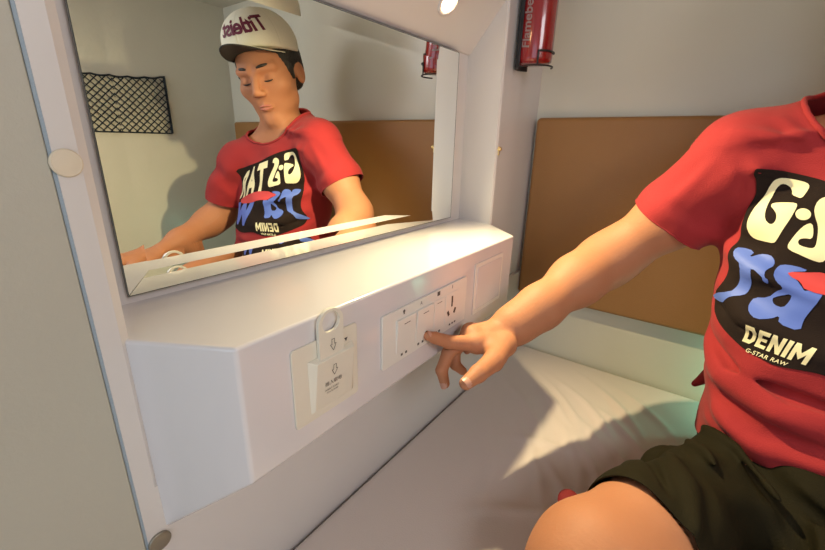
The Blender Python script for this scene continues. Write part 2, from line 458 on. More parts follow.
for ym in (.3640, .3730, .4002, .4102, .4437, .4517, .4805, .4880, .4950):
    bm = bmesh.new(); box(bm, (X, ym-.0021, .2572), (X+.0002, ym+.0019, .2604)); obj('printed_character', bm, 'ink', root)
# blank plate
root = empty('blank_plate', 'blank white square cover plate at the right end of the console front', 'wall plate', (FX, .61, .246))
bm = bmesh.new(); prism(bm, rrect(.556, .660, .2465, .3345, .003), 0, FX, FX+.0016); obj('plate', bm, 'white_plastic', root, bevel=.0007, seg=2)
bm = bmesh.new(); prism(bm, rrect(.563, .653, .2535, .3275, .002), 0, FX+.0014, FX+.0024); obj('cover', bm, 'gel', root, bevel=.0006, seg=2)

# screw caps, latch, lamp
for (y, z, m, r, lab) in ((.0895, .4985, 'capcream', .0096, 'round cream screw cap on the grey strip left of the mirror'),
                          (.0925, .1440, 'darkmetal', .0102, 'round dark metal screw cap low on the strip below the console')):
    root = empty('screw_cap', lab, 'screw cap', (WX, y, z))
    bm = bmesh.new(); lathe(bm, [(r*.90, 0), (r*.98, .0010), (r, .0022), (r*.97, .0032), (r*.90, .0038), (r*.84, .0036)], (WX-.001, y, z), (1, 0, 0), 36, False); obj('rim', bm, m, root, True)
    bm = bmesh.new(); lathe(bm, [(0, .0040), (r*.5, .0039), (r*.84, .0036)], (WX-.001, y, z), (1, 0, 0), 36, False); obj('cap', bm, m, root, True)
root = empty('wall_latch', 'small brass catch on the edge of the niche right of the mirror', 'latch', (WX, .778, .503))
bm = bmesh.new(); lathe(bm, [(.0035, 0), (.0042, .002), (.0040, .006), (.002, .0082), (0, .0086)], (WX-.001, .7790, .508), (1, -.15, 0), 20); obj('catch_knob', bm, 'brass', root, True)
bm = bmesh.new(); prism(bm, rrect(.7765, .7820, .496, .5125, .0015), 0, WX, WX+.0022); obj('catch_plate', bm, 'brass', root, bevel=.0005, seg=2)
LP = Vector((.0475, .6300, .7300)); LN = Vector((.735, -.05, -.678)).normalized()
root = empty('spot_lamp', 'small round warm spot lamp set in the sloping panel above the mirror', 'lamp', LP)
bm = bmesh.new(); lathe(bm, [(.0175, -.001), (.021, -.001), (.0215, .002), (.019, .0036), (.0150, .003), (.0142, -.001)], LP, LN, 36, False); obj('trim_ring', bm, 'moulding', root, True)
bm = bmesh.new(); lathe(bm, [(.0150, .0005), (.0105, .0042), (.005, .0058), (0, .0062)], LP, LN, 28, False); obj('bulb', bm, 'bulb', root, True)

# ------------------------------------------------------------------ fire extinguisher canister
EX = Vector((.1215, .8300, .660)); ER = .0315
root = empty('fire_extinguisher', 'slim red spray fire extinguisher in a black wall bracket in the corner', 'fire extinguisher', EX)
bm = bmesh.new(); lathe(bm, [(0, .003), (ER*.8, .003), (ER*.97, .006), (ER, .012), (ER, .250), (ER*.9, .262), (ER*.5, .274), (ER*.45, .285), (0, .285)], EX, (0, 0, 1), 48); cyl = obj('canister', bm, 'red_paint', root, True)
bm = text_bm('Flamebeater', .0235, bold=.0004, shear=.15)
bmesh.ops.subdivide_edges(bm, edges=bm.edges, cuts=2)
for v in bm.verts:
    u, w = v.co.x, v.co.y
    a = math.radians(-106)-w/ER
    v.co = (EX.x+(ER+.0005)*math.cos(a), EX.y+(ER+.0005)*math.sin(a), EX.z+.085+u)
obj('lettering', bm, 'silver_ink', cyl)
bm = bmesh.new()
for k in range(11):
    a0 = math.radians(135+k*9); a1 = math.radians(135+(k+1)*9)
    P = []
    for a, r in ((a0, ER+.0006), (a1, ER+.0006), (a1, ER+.0045), (a0, ER+.0045)): P.append((EX.x+r*math.cos(a), EX.y+r*math.sin(a)))
    prism(bm, P, 2, EX.z-.004, EX.z+.27)
bmesh.ops.remove_doubles(bm, verts=bm.verts, dist=1e-5)
obj('bracket', bm, 'black', root)
bm = bmesh.new()
tube(bm, [(EX.x+(ER+.002)*math.cos(math.radians(a)), EX.y+(ER+.002)*math.sin(math.radians(a)), EX.z-.002) for a in range(-160, 50, 10)], .0016, 8)
tube(bm, [(EX.x+(ER+.002)*math.cos(math.radians(a)), EX.y+(ER+.002)*math.sin(math.radians(a)), EX.z+.022) for a in range(-60, 40, 10)], .0018, 8)
tube(bm, [(EX.x+(ER+.002)*math.cos(math.radians(-60)), EX.y+(ER+.002)*math.sin(math.radians(-60)), EX.z+z) for z in (-.002, .022)], .0016, 8)
obj('wire_clip', bm, 'black', root)

# ------------------------------------------------------------------ backrest cushion
bm = bmesh.new(); box(bm, (.0870, YE-.008, .1490), (1.186, YW+.0005, .5765))
bmesh.ops.subdivide_edges(bm, edges=[e for e in bm.edges if e.calc_length() > .3], cuts=14, use_grid_fill=True)
tag(obj('backrest_cushion', bm, 'tan', bevel=.009, seg=5), 'long tan leatherette backrest panel on the end wall behind the person', 'cushion')

# ------------------------------------------------------------------ bed
bm = bmesh.new(); box(bm, (WX+.004, YN+.02, -.12), (XR-.004, YW-.004, -.012)); tag(obj('mattress', bm, 'mattress', bevel=.012), 'mattress under the pale sheet filling the berth', 'mattress')
bm = bmesh.new()
nx, ny = 230, 300
x0, x1, y0, y1 = WX+.0035, XR-.004, -.6, YW-.006
rg = np.random.RandomState(3)
wr = []
def addw(px, py, ang, ln, w, h): wr.append((px, py, math.cos(ang), math.sin(ang), ln, w, h))
for (px, py, deg, ln, w, h) in ((.312, .755, -56, .10, .0075, .0030), (.345, .790, -47, .09, .008, .0034), (.278, .760, -52, .09, .007, .0026), (.388, .835, -49, .10, .009, .0032), (.357, .545, -55, .07, .008, .0030),
                                (.303, .571, -59, .09, .009, .0026), (.330, .700, -60, .08, .007, .0026), (.375, .700, -50, .08, .008, .0034), (.410, .760, -46, .08, .008, .0030), (.345, .640, -62, .09, .008, .0036),
                                (.385, .620, -58, .08, .008, .0036), (.415, .680, -52, .07, .007, .0030), (.250, .700, -50, .10, .010, .0020), (.440, .860, -45, .08, .009, .0026), (.245, .520, -70, .12, .012, .0016),
                                (.320, .480, 30, .08, .010, .0018), (.290, .640, 15, .06, .009, .0016)):
    addw(px, py, math.radians(deg), ln, w, h)
for _ in range(40): addw(rg.uniform(.15, 1.15), rg.uniform(-.3, .9), math.radians(rg.uniform(20, 100)), rg.uniform(.08, .2), rg.uniform(.010, .02), rg.uniform(.0006, .002))
gx = np.linspace(x0, x1, nx); gy = np.linspace(y0, y1, ny)
XX, YY = np.meshgrid(gx, gy, indexing='ij'); ZZ = np.full_like(XX, -.004)
for px, py, c, s, ln, w, h in wr:
    u = (XX-px)*c+(YY-py)*s; v_ = -(XX-px)*s+(YY-py)*c+.12*u*u/ln
    ZZ += 1.7*h*np.exp(-(u/ln)**2-(v_/w)**2)
edge = np.minimum(np.minimum(XX-x0, x1-XX)/.012, (y1-YY)/.012); edge = np.clip(edge, 0, 1)
ZZ = ZZ-.012*(1-np.sqrt(1-(1-edge)**2))
vs = [[bm.verts.new((XX[i, j], YY[i, j], ZZ[i, j])) for j in range(ny)] for i in range(nx)]
for i in range(nx-1):
    for j in range(ny-1): bm.faces.new((vs[i][j], vs[i+1][j], vs[i+1][j+1], vs[i][j+1]))
tag(obj('bed_sheet', bm, 'sheet', smooth=True), 'creased off white bed sheet spread over the berth', 'bed sheet')

# ------------------------------------------------------------------ storage net on the far wall
NX = XR-.0028; ny0, ny1, nz0, nz1 = .36, .737, .526, .715
root = empty('storage_net', 'black elastic storage net pocket on the far wall, seen in the mirror', 'net', (NX, .55, nz0))
bm = bmesh.new()
def ztop(y): return .700+.015*((y-.55)/.187)**2 - .0035*abs(math.sin((y-ny0)*60))
sp = .0235
def strand(a, b):
    tube(bm, [a, ((a[0]+b[0])/2-.004, (a[1]+b[1])/2, (a[2]+b[2])/2), b], .0014, 4)
k = ny0-(nz1-nz0)
while k < ny1:
    for sgn in (1, -1):
        pts = []
        for s in np.linspace(0, nz1-nz0, 40):
            y = k+s*1.05 if sgn > 0 else k+(nz1-nz0)*1.05-s*1.05; z = nz0+s
            if ny0 <= y <= ny1 and z <= ztop(y): pts.append((NX-.006*math.sin(math.pi*(z-nz0)/(nz1-nz0)), y, z))
        if len(pts) > 2: tube(bm, pts[::3]+[pts[-1]], .0019, 4)
    k += sp
obj('netting', bm, 'net', root)
bm = bmesh.new()
tube(bm, [(NX-.001, ny1, z) for z in np.linspace(nz0, nz1+.002, 5)], .0042, 8); tube(bm, [(NX-.001, ny0, z) for z in np.linspace(nz0, nz1+.002, 5)], .0042, 8)
tube(bm, [(NX-.002, y, ztop(y)) for y in np.linspace(ny0, ny1, 60)], .0030, 8); tube(bm, [(NX-.001, y, nz0) for y in np.linspace(ny0, ny1, 5)], .0022, 8)
obj('border', bm, 'net', root)

# ------------------------------------------------------------------ the person
PR = empty('person', 'person in red printed T-shirt and dark shorts sitting on the berth, pressing a wall switch', 'person', (.62, .74, 0))
PO = np.array([.62, .74, 0.])
def body_obj(name, V, Q, m, parent, pre=None, smooth=0):
    me = mesh_from(name, V-PO, Q)
    if smooth: smooth_verts(me, smooth)
    return link(name, me, m, parent, True)
def bounded(f, c, r):
    c = np.asarray(c, np.float32)
    def g(p):
        d = np.linalg.norm(p-c, axis=1); m = d < r+.05
        out = (d-r).astype(np.float32)
        if m.any(): out[m] = f(p[m])
        return out
    return g
# --- head frame
HO = np.array([.630, .760, .683], np.float32)
HF = nrm((-.44, -.82, -.27)); HU = nrm(np.array([.17, 0, 1.])-HF*float(HF@np.array([.17, 0, 1.]))); HX = np.cross(HU, HF)
HS = 1.07
def H(x, y, z): return tuple(HO+HS*(HX*x+HF*y+HU*z))
def tl(p): q = (p-HO); return np.stack([q@HX, q@HF, q@HU], 1)/HS
def headsdf(p):
    q = tl(p); m = np.linalg.norm(q, axis=1) < .22
    out = (np.linalg.norm(q, axis=1)-.15).astype(np.float32)
    if not m.any(): return out
    q = q[m]; qa = q.copy(); qa[:, 0] = np.abs(q[:, 0])
    d = ellipsoid((0, -.012, .035), (.074, .092, .080))(q)
    d = smin(d, ellipsoid((0, .022, -.030), (.061, .060, .078))(q), .03)
    d = smin(d, capsule((.034, .010, -.060), (.010, .056, -.094), .024, .015)(qa), .022)
    d = smin(d, ellipsoid((0, .061, -.098), (.017, .012, .012))(q), .018)
    d = smin(d, ellipsoid((.043, .048, -.020), (.022, .022, .018))(qa), .022)
    d = smin(d, capsule((.012, .079, .021), (.045, .066, .024), .009, .008)(qa), .014)
    d = smax(d, -ellipsoid((.031, .088, .004), (.017, .013, .011))(qa), .012)
    d = smin(d, ellipsoid((.031, .0645, .002), (.0145, .012, .0125))(qa), .004)
    d = smin(d, smin_all([capsule((0, .080, .014), (0, .0995, -.024), .0065, .0095)(q), ellipsoid((.0105, .0905, -.029), (.0078, .0095, .0070))(qa)], .008), .009)
    d = smin(d, capsule((0, .0800, -.056), (.016, .0735, -.060), .0050, .003)(qa), .006)
    d = smin(d, capsule((0, .0785, -.066), (.014, .0730, -.064), .0058, .003)(qa), .006)
    d = smax(d, -capsule((0, .0862, -.0612), (.019, .0765, -.0612), .0012, .0008)(qa), .002)
    ear = ellipsoid((.076, -.014, -.006), (.007, .0150, .026), [(1, .35, 0), (-.35, 1, 0), (0, 0, 1)])(qa)
    ear = smax(ear, -ellipsoid((.084, -.012, -.002), (.006, .009, .016))(qa), .004)
    d = smin(d, ear, .006)
    out[m] = d*HS
    return out
# --- hand with the pointing finger
WR = (.2330, .5600, .2425)
J = dict(iM=(.2145, .4865, .2385, .0122), iP=(.1895, .4490, .2480, .0098), iD=(.1785, .4290, .2590, .0084), iT=(.1745, .4170, .2658, .0066),
         mM=(.2000, .4960, .2430, .0118), mP=(.1840, .4580, .2245, .0098), mD=(.1875, .4360, .2075, .0087), mT=(.1950, .4340, .1895, .0070),
         rM=(.1900, .5110, .2400, .0110), rP=(.1810, .4820, .2150, .0092), rD=(.1880, .4740, .1990, .0080), rT=(.1985, .4790, .1900, .0066),
         pM=(.1860, .5270, .2320, .0100), pP=(.1800, .5180, .2170, .0078), pD=(.1830, .5120, .2110, .0070), pT=(.1870, .5110, .2070, .0058),
         tC=(.2440, .5200, .2330, .0155), tM=(.2530, .4620, .2345, .0142), tI=(.2530, .4180, .2365, .0112), tT=(.2505, .3910, .2350, .0084))
def handsdf(J, W, wr=.0250):
    """palm, four fingers and a thumb; fingers only melt together at the palm"""
    palm = [capsule(W, J[f+'M'][:3], wr*s, J[f+'M'][3]*1.04) for f, s in (('i', .62), ('m', .62), ('r', .60), ('p', .55))]
    palm += [capsule(J[a+'M'][:3], J[b+'M'][:3], J[a+'M'][3]*.98, J[b+'M'][3]*.98) for a, b in (('i', 'm'), ('m', 'r'), ('r', 'p'))]
    mid = tuple((np.array(W)+np.array(J['mM'][:3]))/2)
    palm.append(capsule(J['tC'][:3], J['pM'][:3], .0115, .0100))
    palm.append(capsule(J['tC'][:3], J['iM'][:3], .0120, .0100))
    fing = [chain([J[f+'M'], J[f+'P'], J[f+'D'], J[f+'T']], .0022) for f in 'imrp']
    th = chain([J['tC'], J['tM'], J['tI'], J['tT']], .004)
    web = capsule(tuple((np.array(J['tM'][:3])*.75+np.array(J['tC'][:3])*.25)), tuple((np.array(J['iM'][:3])*.55+np.array(J['tC'][:3])*.45)), .0085, .0095)
    def f(p):
        d = smin_all([g(p) for g in palm], .010)
        t = smin(smin(th(p), d, .014), web(p), .012)
        df = [smin(g(p), d, .006) for g in fing]
        r = t
        for x in df: r = np.minimum(r, x)
        return r
    return f
hand_r = bounded(handsdf(J, WR), (.215, .49, .225), .105)
LW = (.790, .470, .2080)
LJ = dict(iM=(.765, .400, .2020, .0115), iP=(.750, .357, .1970, .0090), iD=(.745, .336, .1850, .008), iT=(.743, .322, .1740, .0065),
          mM=(.783, .396, .2040, .0115), mP=(.775, .350, .1980, .0090), mD=(.772, .328, .1840, .008), mT=(.771, .314, .1710, .0065),
          rM=(.801, .398, .2020, .0110), rP=(.800, .354, .1960, .0088), rD=(.798, .333, .1830, .0078), rT=(.797, .319, .1700, .0062),
          pM=(.817, .405, .1990, .0100), pP=(.822, .371, .1920, .0078), pD=(.823, .353, .1820, .0070), pT=(.823, .341, .1720, .0056),
          tC=(.770, .455, .2000, .0130), tM=(.748, .418, .1960, .0115), tI=(.731, .390, .1900, .0095), tT=(.722, .368, .1820, .0075))
hand_l = bounded(handsdf(LJ, LW), (.78, .39, .19), .11)
arm_r = chain([(.463, .785, .512, .050), (.402, .790, .412, .047), (.330, .776, .335, .0415), (.312, .755, .318, .0405), (.290, .700, .298, .040), (.257, .617, .264, .0320), (.238, .572, .246, .0268), (*WR, .0262)], .03)
arm_l = chain([(.768, .722, .450, .046), (.812, .702, .368, .045), (.843, .682, .280, .041), (.846, .640, .258, .041), (.812, .530, .224, .030), (*LW, .0235)], .03)
wristmask = lambda p: None
leg_r = chain([(.580, .765, .062, .058), (.527, .600, .064, .055), (.474, .467, .078, .062), (.432, .382, .083, .058), (.428, .360, .076, .055), (.520, .375, .062, .046), (.650, .405, .040, .032)], .04)
leg_l = chain([(.690, .765, .085, .078), (.765, .590, .098, .072), (.815, .455, .110, .062), (.825, .425, .112, .058), (.800, .395, .090, .052), (.720, .335, .060, .045), (.610, .280, .042, .030)], .04)
foot_r = chain([(.650, .405, .040, .030), (.700, .440, .034, .027), (.745, .475, .030, .020)], .02)
foot_l = chain([(.610, .280, .042, .030), (.560, .275, .036, .026), (.505, .285, .030, .018)], .02)
torso = stack([(.02, .635, .790, .115, .085), (.12, .632, .790, .112, .085), (.28, .630, .775, .118, .100), (.38, .632, .800, .135, .092), (.46, .632, .815, .140, .085), (.53, .625, .815, .085, .055)])
neck = chain([(.634, .805, .515, .053), (.636, .790, .575, .052), (.638, .772, .630, .052)], .02)
shl = chain([(.470, .787, .508, .045), (.585, .795, .525, .040), (.665, .785, .522, .040), (.765, .722, .448, .043)], .03)
FR, AR, NK, TR = 0, 0, 0, 0
arm_r = bounded(arm_r, (.348, .675, .377), .225); arm_l = bounded(arm_l, (.815, .59, .34), .22)
leg_r = bounded(leg_r, (.525, .55, .07), .30); leg_l = bounded(leg_l, (.72, .53, .07), .31)
foot_r = bounded(foot_r, (.70, .44, .03), .09); foot_l = bounded(foot_l, (.56, .28, .03), .09)
def body(p):
    d = smin_all([torso(p), shl(p)], .05)
    d = smin(d, smin(neck(p), headsdf(p), .018), .03)
    d = smin(d, arm_r(p), .03); d = smin(d, arm_l(p), .03)
    d = smin(d, smin(leg_r(p), foot_r(p), .02), .02); d = np.minimum(d, smin(leg_l(p), foot_l(p), .02))
    d = smin(d, hand_l(p), .008)
    return smin(d, hand_r(p), .010)
cutw = np.array([.2480, .5960, .2550]); cutd = nrm(np.array(WR)-np.array((.2900, .70, .298)))
# --- T-shirt
S_torso = stack([(.03, .641, .765, .138, .146), (.10, .640, .762, .136, .146), (.145, .637, .758, .136, .146), (.20, .631, .757, .138, .138), (.28, .625, .765, .141, .124),
                 (.36, .628, .788, .152, .114), (.44, .632, .806, .158, .108), (.495, .630, .815, .148, .095), (.540, .624, .815, .095, .065)])
S_sh = chain([(.470, .786, .512, .0530), (.578, .797, .548, .050), (.665, .782, .520, .047), (.768, .722, .450, .0520)], .03)
S_ar = chain([(.468, .786, .512, .0545), (.400, .797, .405, .0590), (.335, .803, .300, .064)], .02)
S_al = chain([(.768, .722, .450, .0530), (.815, .702, .362, .0580), (.850, .690, .250, .062)], .02)
S_nk = chain([(.642, .797, .512, .066), (.648, .788, .600, .055)], .02)
SEAM = ([(.440, .800, .566), (.455, .765, .558), (.468, .738, .510), (.482, .732, .455), (.488, .752, .405)], .0055, -.0016)
S_flap = capsule((.530, .850, .150), (.492, .845, .100), .020, .007)
FL = folds([
    SEAM,
    ([(.500, .745, .560), (.540, .722, .520), (.590, .702, .490)], .008, .0026), ([(.475, .735, .530), (.520, .715, .500), (.570, .700, .480)], .007, -.0026),
    ([(.492, .720, .300), (.520, .680, .288), (.570, .652, .283)], .006, -.0030),
    ([(.470, .720, .500), (.500, .705, .440), (.505, .690, .380)], .010, -.0065),
    ([(.455, .735, .540), (.505, .725, .535), (.560, .728, .550)], .009, .0050),
    ([(.460, .725, .515), (.520, .715, .515), (.590, .722, .540)], .009, -.0050),
    ([(.470, .725, .490), (.530, .705, .492), (.600, .710, .520)], .010, .0040),
    ([(.490, .745, .400), (.520, .690, .385), (.600, .665, .375)], .012, -.0045),
    ([(.480, .740, .375), (.530, .680, .360), (.600, .655, .345)], .012, .0060),
    ([(.500, .700, .340), (.550, .655, .320), (.620, .640, .315)], .011, -.0060),
    ([(.490, .740, .325), (.520, .670, .300), (.590, .640, .285)], .012, .0055),
    ([(.485, .760, .290), (.510, .690, .262), (.560, .650, .252)], .009, .0035),
    ([(.480, .760, .255), (.520, .680, .228), (.580, .640, .222), (.680, .630, .225)], .009, -.0120),
    ([(.478, .770, .230), (.510, .680, .205), (.570, .628, .198), (.660, .620, .200)], .013, .0085),
    ([(.500, .700, .180), (.560, .625, .176), (.640, .612, .172)], .010, -.0055),
    ([(.560, .620, .150), (.620, .608, .156), (.700, .610, .168)], .012, .0070),
    ([(.590, .610, .165), (.650, .606, .178), (.720, .615, .190)], .008, -.0060),
    ([(.500, .680, .160), (.530, .635, .150), (.580, .605, .140)], .014, .0070),
    ([(.500, .700, .125), (.545, .630, .130), (.600, .605, .128)], .010, .0040),
    ([(.440, .735, .500), (.412, .742, .455), (.385, .750, .410)], .009, .0030),
    ([(.455, .840, .460), (.420, .760, .430), (.400, .745, .400)], .010, -.0030),
    ([(.400, .730, .440), (.440, .735, .410), (.470, .745, .400)], .010, -.0045),
    ([(.790, .650, .440), (.760, .650, .400), (.740, .680, .350)], .012, -.006),
    ([(.770, .650, .350), (.730, .640, .300), (.690, .635, .260)], .012, -.006),
])
def shirt(p):
    d = smin_all([S_torso(p), S_sh(p)], .05)
    d = smin(d, S_nk(p), .02)
    d = smin(d, S_flap(p), .012)
    d = smin(d, S_ar(p), .028); d = smin(d, S_al(p), .028)
    x, y, z = p[:, 0], p[:, 1], p[:, 2]
    n = .0011*np.sin(x*55+z*38+2*np.sin(z*31))+.0009*np.sin(z*83-x*47+y*30)
    return (d-FL(p)*1.7-n*1.3*(z < .52)).astype(np.float32)
def cut(me, cuts):
    """each cut: plane point, outward normal, region centre, region radius -> removes what lies beyond the plane inside the region"""
    bm = bmesh.new(); bm.from_mesh(me)
    for pt, no, rc, rr in cuts:
        pt = Vector(pt)-Vector(PO); no = Vector(no).normalized(); rc = Vector(rc)-Vector(PO)
        F = [f for f in bm.faces if (f.calc_center_median()-rc).length < rr]
        E = list({e for f in F for e in f.edges}); Vv = list({v for f in F for v in f.verts})
        bmesh.ops.bisect_plane(bm, geom=F+E+Vv, plane_co=pt, plane_no=no, dist=1e-6)
        kill = [f for f in bm.faces if (f.calc_center_median()-rc).length < rr and (f.calc_center_median()-pt).dot(no) > 0]
        bmesh.ops.delete(bm, geom=kill, context='FACES')
    # keep the largest piece
    bm.faces.ensure_lookup_table(); seen = set(); best = []
    for f in bm.faces:
        if f in seen: continue
        st = [f]; seen.add(f); comp = []
        while st:
            g = st.pop(); comp.append(g)
            for e in g.edges:
                for h in e.link_faces:
                    if h not in seen: seen.add(h); st.append(h)
        if len(comp) > len(best): best = comp
    bs = set(best); bmesh.ops.delete(bm, geom=[f for f in bm.faces if f not in bs], context='FACES')
    bmesh.ops.delete(bm, geom=[v for v in bm.verts if not v.link_faces], context='VERTS')
    bm.to_mesh(me); bm.free()
# --- shorts
P_leg_r = chain([(.600, .765, .060, .062), (.532, .600, .065, .061), (.474, .470, .079, .0685), (.436, .380, .084, .069)], .03)
P_leg_l = chain([(.685, .765, .085, .084), (.765, .590, .098, .082), (.815, .455, .108, .078), (.835, .390, .112, .080)], .03)
P_hip = ellipsoid((.640, .760, .080), (.128, .138, .078))
P_waist = capsule((.570, .665, .100), (.710, .665, .105), .050, .050)
P_lap = chain([(.635, .690, .100, .062), (.630, .600, .082, .055), (.640, .530, .060, .045)], .03)
PF = folds([
    ([(.520, .680, .130), (.560, .620, .135), (.600, .560, .115), (.620, .510, .080)], .009, -.018),
    ([(.500, .680, .120), (.545, .615, .142), (.585, .550, .132), (.605, .490, .100)], .007, .007),
    ([(.490, .650, .120), (.530, .590, .142), (.565, .530, .140), (.590, .460, .120)], .008, -.007),
    ([(.480, .640, .115), (.510, .580, .142), (.540, .510, .150), (.560, .440, .135)], .007, .006),
    ([(.470, .620, .110), (.490, .570, .138), (.515, .500, .150), (.530, .430, .140)], .006, -.006),
    ([(.455, .600, .110), (.475, .550, .135), (.495, .490, .150), (.510, .420, .148)], .008, .006),
    ([(.440, .570, .110), (.455, .520, .135), (.475, .460, .148)], .006, -.005),
    ([(.425, .540, .100), (.440, .500, .130), (.455, .450, .146)], .008, .005),
    ([(.470, .640, .085), (.455, .615, .075), (.445, .590, .060)], .013, .014),
    ([(.456, .606, .095), (.444, .592, .085), (.430, .580, .075)], .007, -.014),
    ([(.444, .580, .080), (.425, .560, .070), (.412, .540, .060)], .012, .010),
    ([(.425, .550, .085), (.415, .530, .075)], .006, -.006),
    ([(.410, .530, .070), (.398, .500, .060), (.390, .480, .050)], .012, .008),
    ([(.600, .610, .140), (.660, .590, .135), (.720, .600, .150)], .010, .007),
    ([(.580, .590, .130), (.640, .560, .110), (.700, .560, .130)], .010, -.012),
    ([(.600, .640, .155), (.660, .620, .150), (.720, .640, .160)], .008, .005),
    ([(.610, .520, .070), (.650, .540, .075), (.690, .520, .090)], .014, -.014),
])
def shortsdf(p):
    d = smin_all([P_leg_r(p), P_leg_l(p), P_hip(p), P_lap(p), P_waist(p)], .03)
    x, y, z = p[:, 0], p[:, 1], p[:, 2]
    n = .0012*np.sin(x*70-y*35+1.5*np.sin(y*40))+.0010*np.sin(x*40+y*75)
    d = d-PF(p)*2.1-n*1.6
    return smax(d, -(z-.0015), .006).astype(np.float32)
TEE_CUTS = [((.396, .797, .402), (-.50, .06, -.86), (.33, .80, .30), .135),
         ((.826, .698, .322), (.27, -.10, -.95), (.85, .69, .215), .130),
         ((.630, .706, .474), (-.02, -.74, .67), (.638, .750, .625), .128),
         ((.63, .60, .134), (.18, -.28, -1), (.63, .76, -.25), .60)]
SHORT_CUTS = [((.458, .440, .10), (-.415, -.91, .10), (.430, .36, .10), .14),
          ((.815, .455, .11), (.26, -.96, 0), (.84, .37, .11), .14)]
V, Q = polygonize(body, (.15, .24, -.005), (.94, .93, .81), .0030)
side = (V[Q].mean(1)-cutw)@cutd
far = np.linalg.norm(V[Q].mean(1)-np.array(WR), axis=1) < .22
Q = Q[~((side > 0) & far)]
hs = lambda p: smin(arm_r(p), hand_r(p), .010)
V2, Q2 = polygonize(hs, (.15, .38, .15), (.31, .64, .30), .0013)
side = (V2[Q2].mean(1)-cutw)@cutd
Q2 = Q2[side > -.0015]
def tuck(V, f, gap, cuts, lim):
    # keep the skin under the cloth
    m = f(V.astype(np.float32)) < .03
    for pt, no, rc, rr in cuts: m &= ~(((V-np.array(pt))@nrm(no) > -.004) & (np.linalg.norm(V-np.array(rc), axis=1) < rr))
    m &= lim(V)
    P = V[m].astype(np.float32)
    for _ in range(3):
        d = f(P); e = .0015
        G = np.stack([f(P+np.eye(3, dtype=np.float32)[i]*e)-f(P-np.eye(3, dtype=np.float32)[i]*e) for i in range(3)], 1)/(2*e)
        P = P-G/np.maximum(np.linalg.norm(G, axis=1), .5)[:, None]*np.maximum(d+gap, 0)[:, None]
    V = V.copy(); V[m] = P; return V
V = tuck(V, shirt, .006, TEE_CUTS, lambda v: (v[:, 2] > .10))
V = tuck(V, shortsdf, .009, SHORT_CUTS, lambda v: (v[:, 2] < .22) & (v[:, 1] > .40))
body_o = body_obj('body', np.concatenate([V, V2]), np.concatenate([Q, Q2+len(V)]), ['skin'], PR)


# nails
def nail(tip, dip, upv, r, nm):
    t = np.array(J[tip][:3]); d = nrm(t-np.array(J[dip][:3])); u = np.array(upv, float); u = nrm(u-d*float(u@d)); w = np.cross(d, u)
    bm = bmesh.new(); rows = []
    for i in range(7):
        a = -.2+1.35*i/6; row = []
        for k in range(7):
            b = -1+k/3.; hw = .95*r*math.sqrt(max(.05, 1-max(0, (a-.55)/.72)**2))
            x = b*hw; hgt = math.sqrt(max(0, (r+.0003)**2-x*x))
            row.append(bm.verts.new(Vector(t+d*(a*r*1.0-.0018)+w*x+u*(hgt-(max(0, a-.5)**2)*r*.35))))
        rows.append(row)
    for i in range(6):
        for k in range(6): bm.faces.new((rows[i][k], rows[i][k+1], rows[i+1][k+1], rows[i+1][k]))
    o = obj(nm, bm, 'nail', body_o, True); return o
nail('tT', 'tI', (.55, -.25, .80), .0083, 'thumb_nail')
nail('iT', 'iD', (.35, .1, .93), .0064, 'fingernail')
nail('mT', 'mD', (-.1, -1., 0), .0070, 'fingernail')

# face details
def headpart(name, bm, m, parent=None, smooth=True): return obj(name, bm, m, parent or body_o, smooth)
for s in (-1, 1):
    bm = bmesh.new(); tube(bm, [H(s*(.014+.0068*k), .0868-.0019*k-.00055*k*k, .0275+.0028*math.sin(k*.62)) for k in range(6)], [.0022, .0036, .0040, .0038, .0028, .0010], 8)
    headpart('eyebrow', bm, 'hair')
    bm = bmesh.new(); tube(bm, [H(s*(.0185+.0045*k), .0775+.0022*math.sin(k*math.pi/5)-.0004*k, -.0035-.0016*math.sin(k*math.pi/5)) for k in range(6)], [.0008, .0016, .0019, .0019, .0016, .0008], 6)
    headpart('eyelashes', bm, 'hair')
bm = bmesh.new()
for zo, yo in ((-.0568, .0835), (-.0655, .0828)):
    tube(bm, [H(x, yo-7*x*x*1.6-.0008, zo-(.0025 if zo > -.06 else -.002)*(abs(x)/.02)) for x in np.linspace(-.018, .018, 9)], [.0008, .002, .0028, .0034, .0036, .0034, .0028, .002, .0008], 8)
headpart('lips', bm, 'lips')
# hair below the cap
def hairsdf(p):
    q = tl(p); qa = q.copy(); qa[:, 0] = np.abs(q[:, 0])
    d = ellipsoid((0, -.017, .033), (.0795, .0950, .0850))(q)
    d = smin(d, ellipsoid((0, -.045, -.015), (.062, .050, .050))(q), .03)
    d = smin(d, capsule((.0705, .022, .010), (.0700, .018, -.012), .006, .003)(qa), .008)
    d = smax(d, (q[:, 1]-.030-.35*np.maximum(q[:, 2], 0)), .006)
    d = smax(d, -ellipsoid((.080, -.006, -.012), (.016, .020, .030))(qa), .005)
    d = smax(d, -(q[:, 2]+.050), .010)
    n = .0012*np.sin(q[:, 0]*900+q[:, 2]*120)*np.sin(q[:, 1]*700)
    return (d*HS+n).astype(np.float32)
lo = HO-.15; hi = HO+.16
V, Q = polygonize(hairsdf, lo, hi, .0025); body_obj('hair', V, Q, 'hair', body_o)
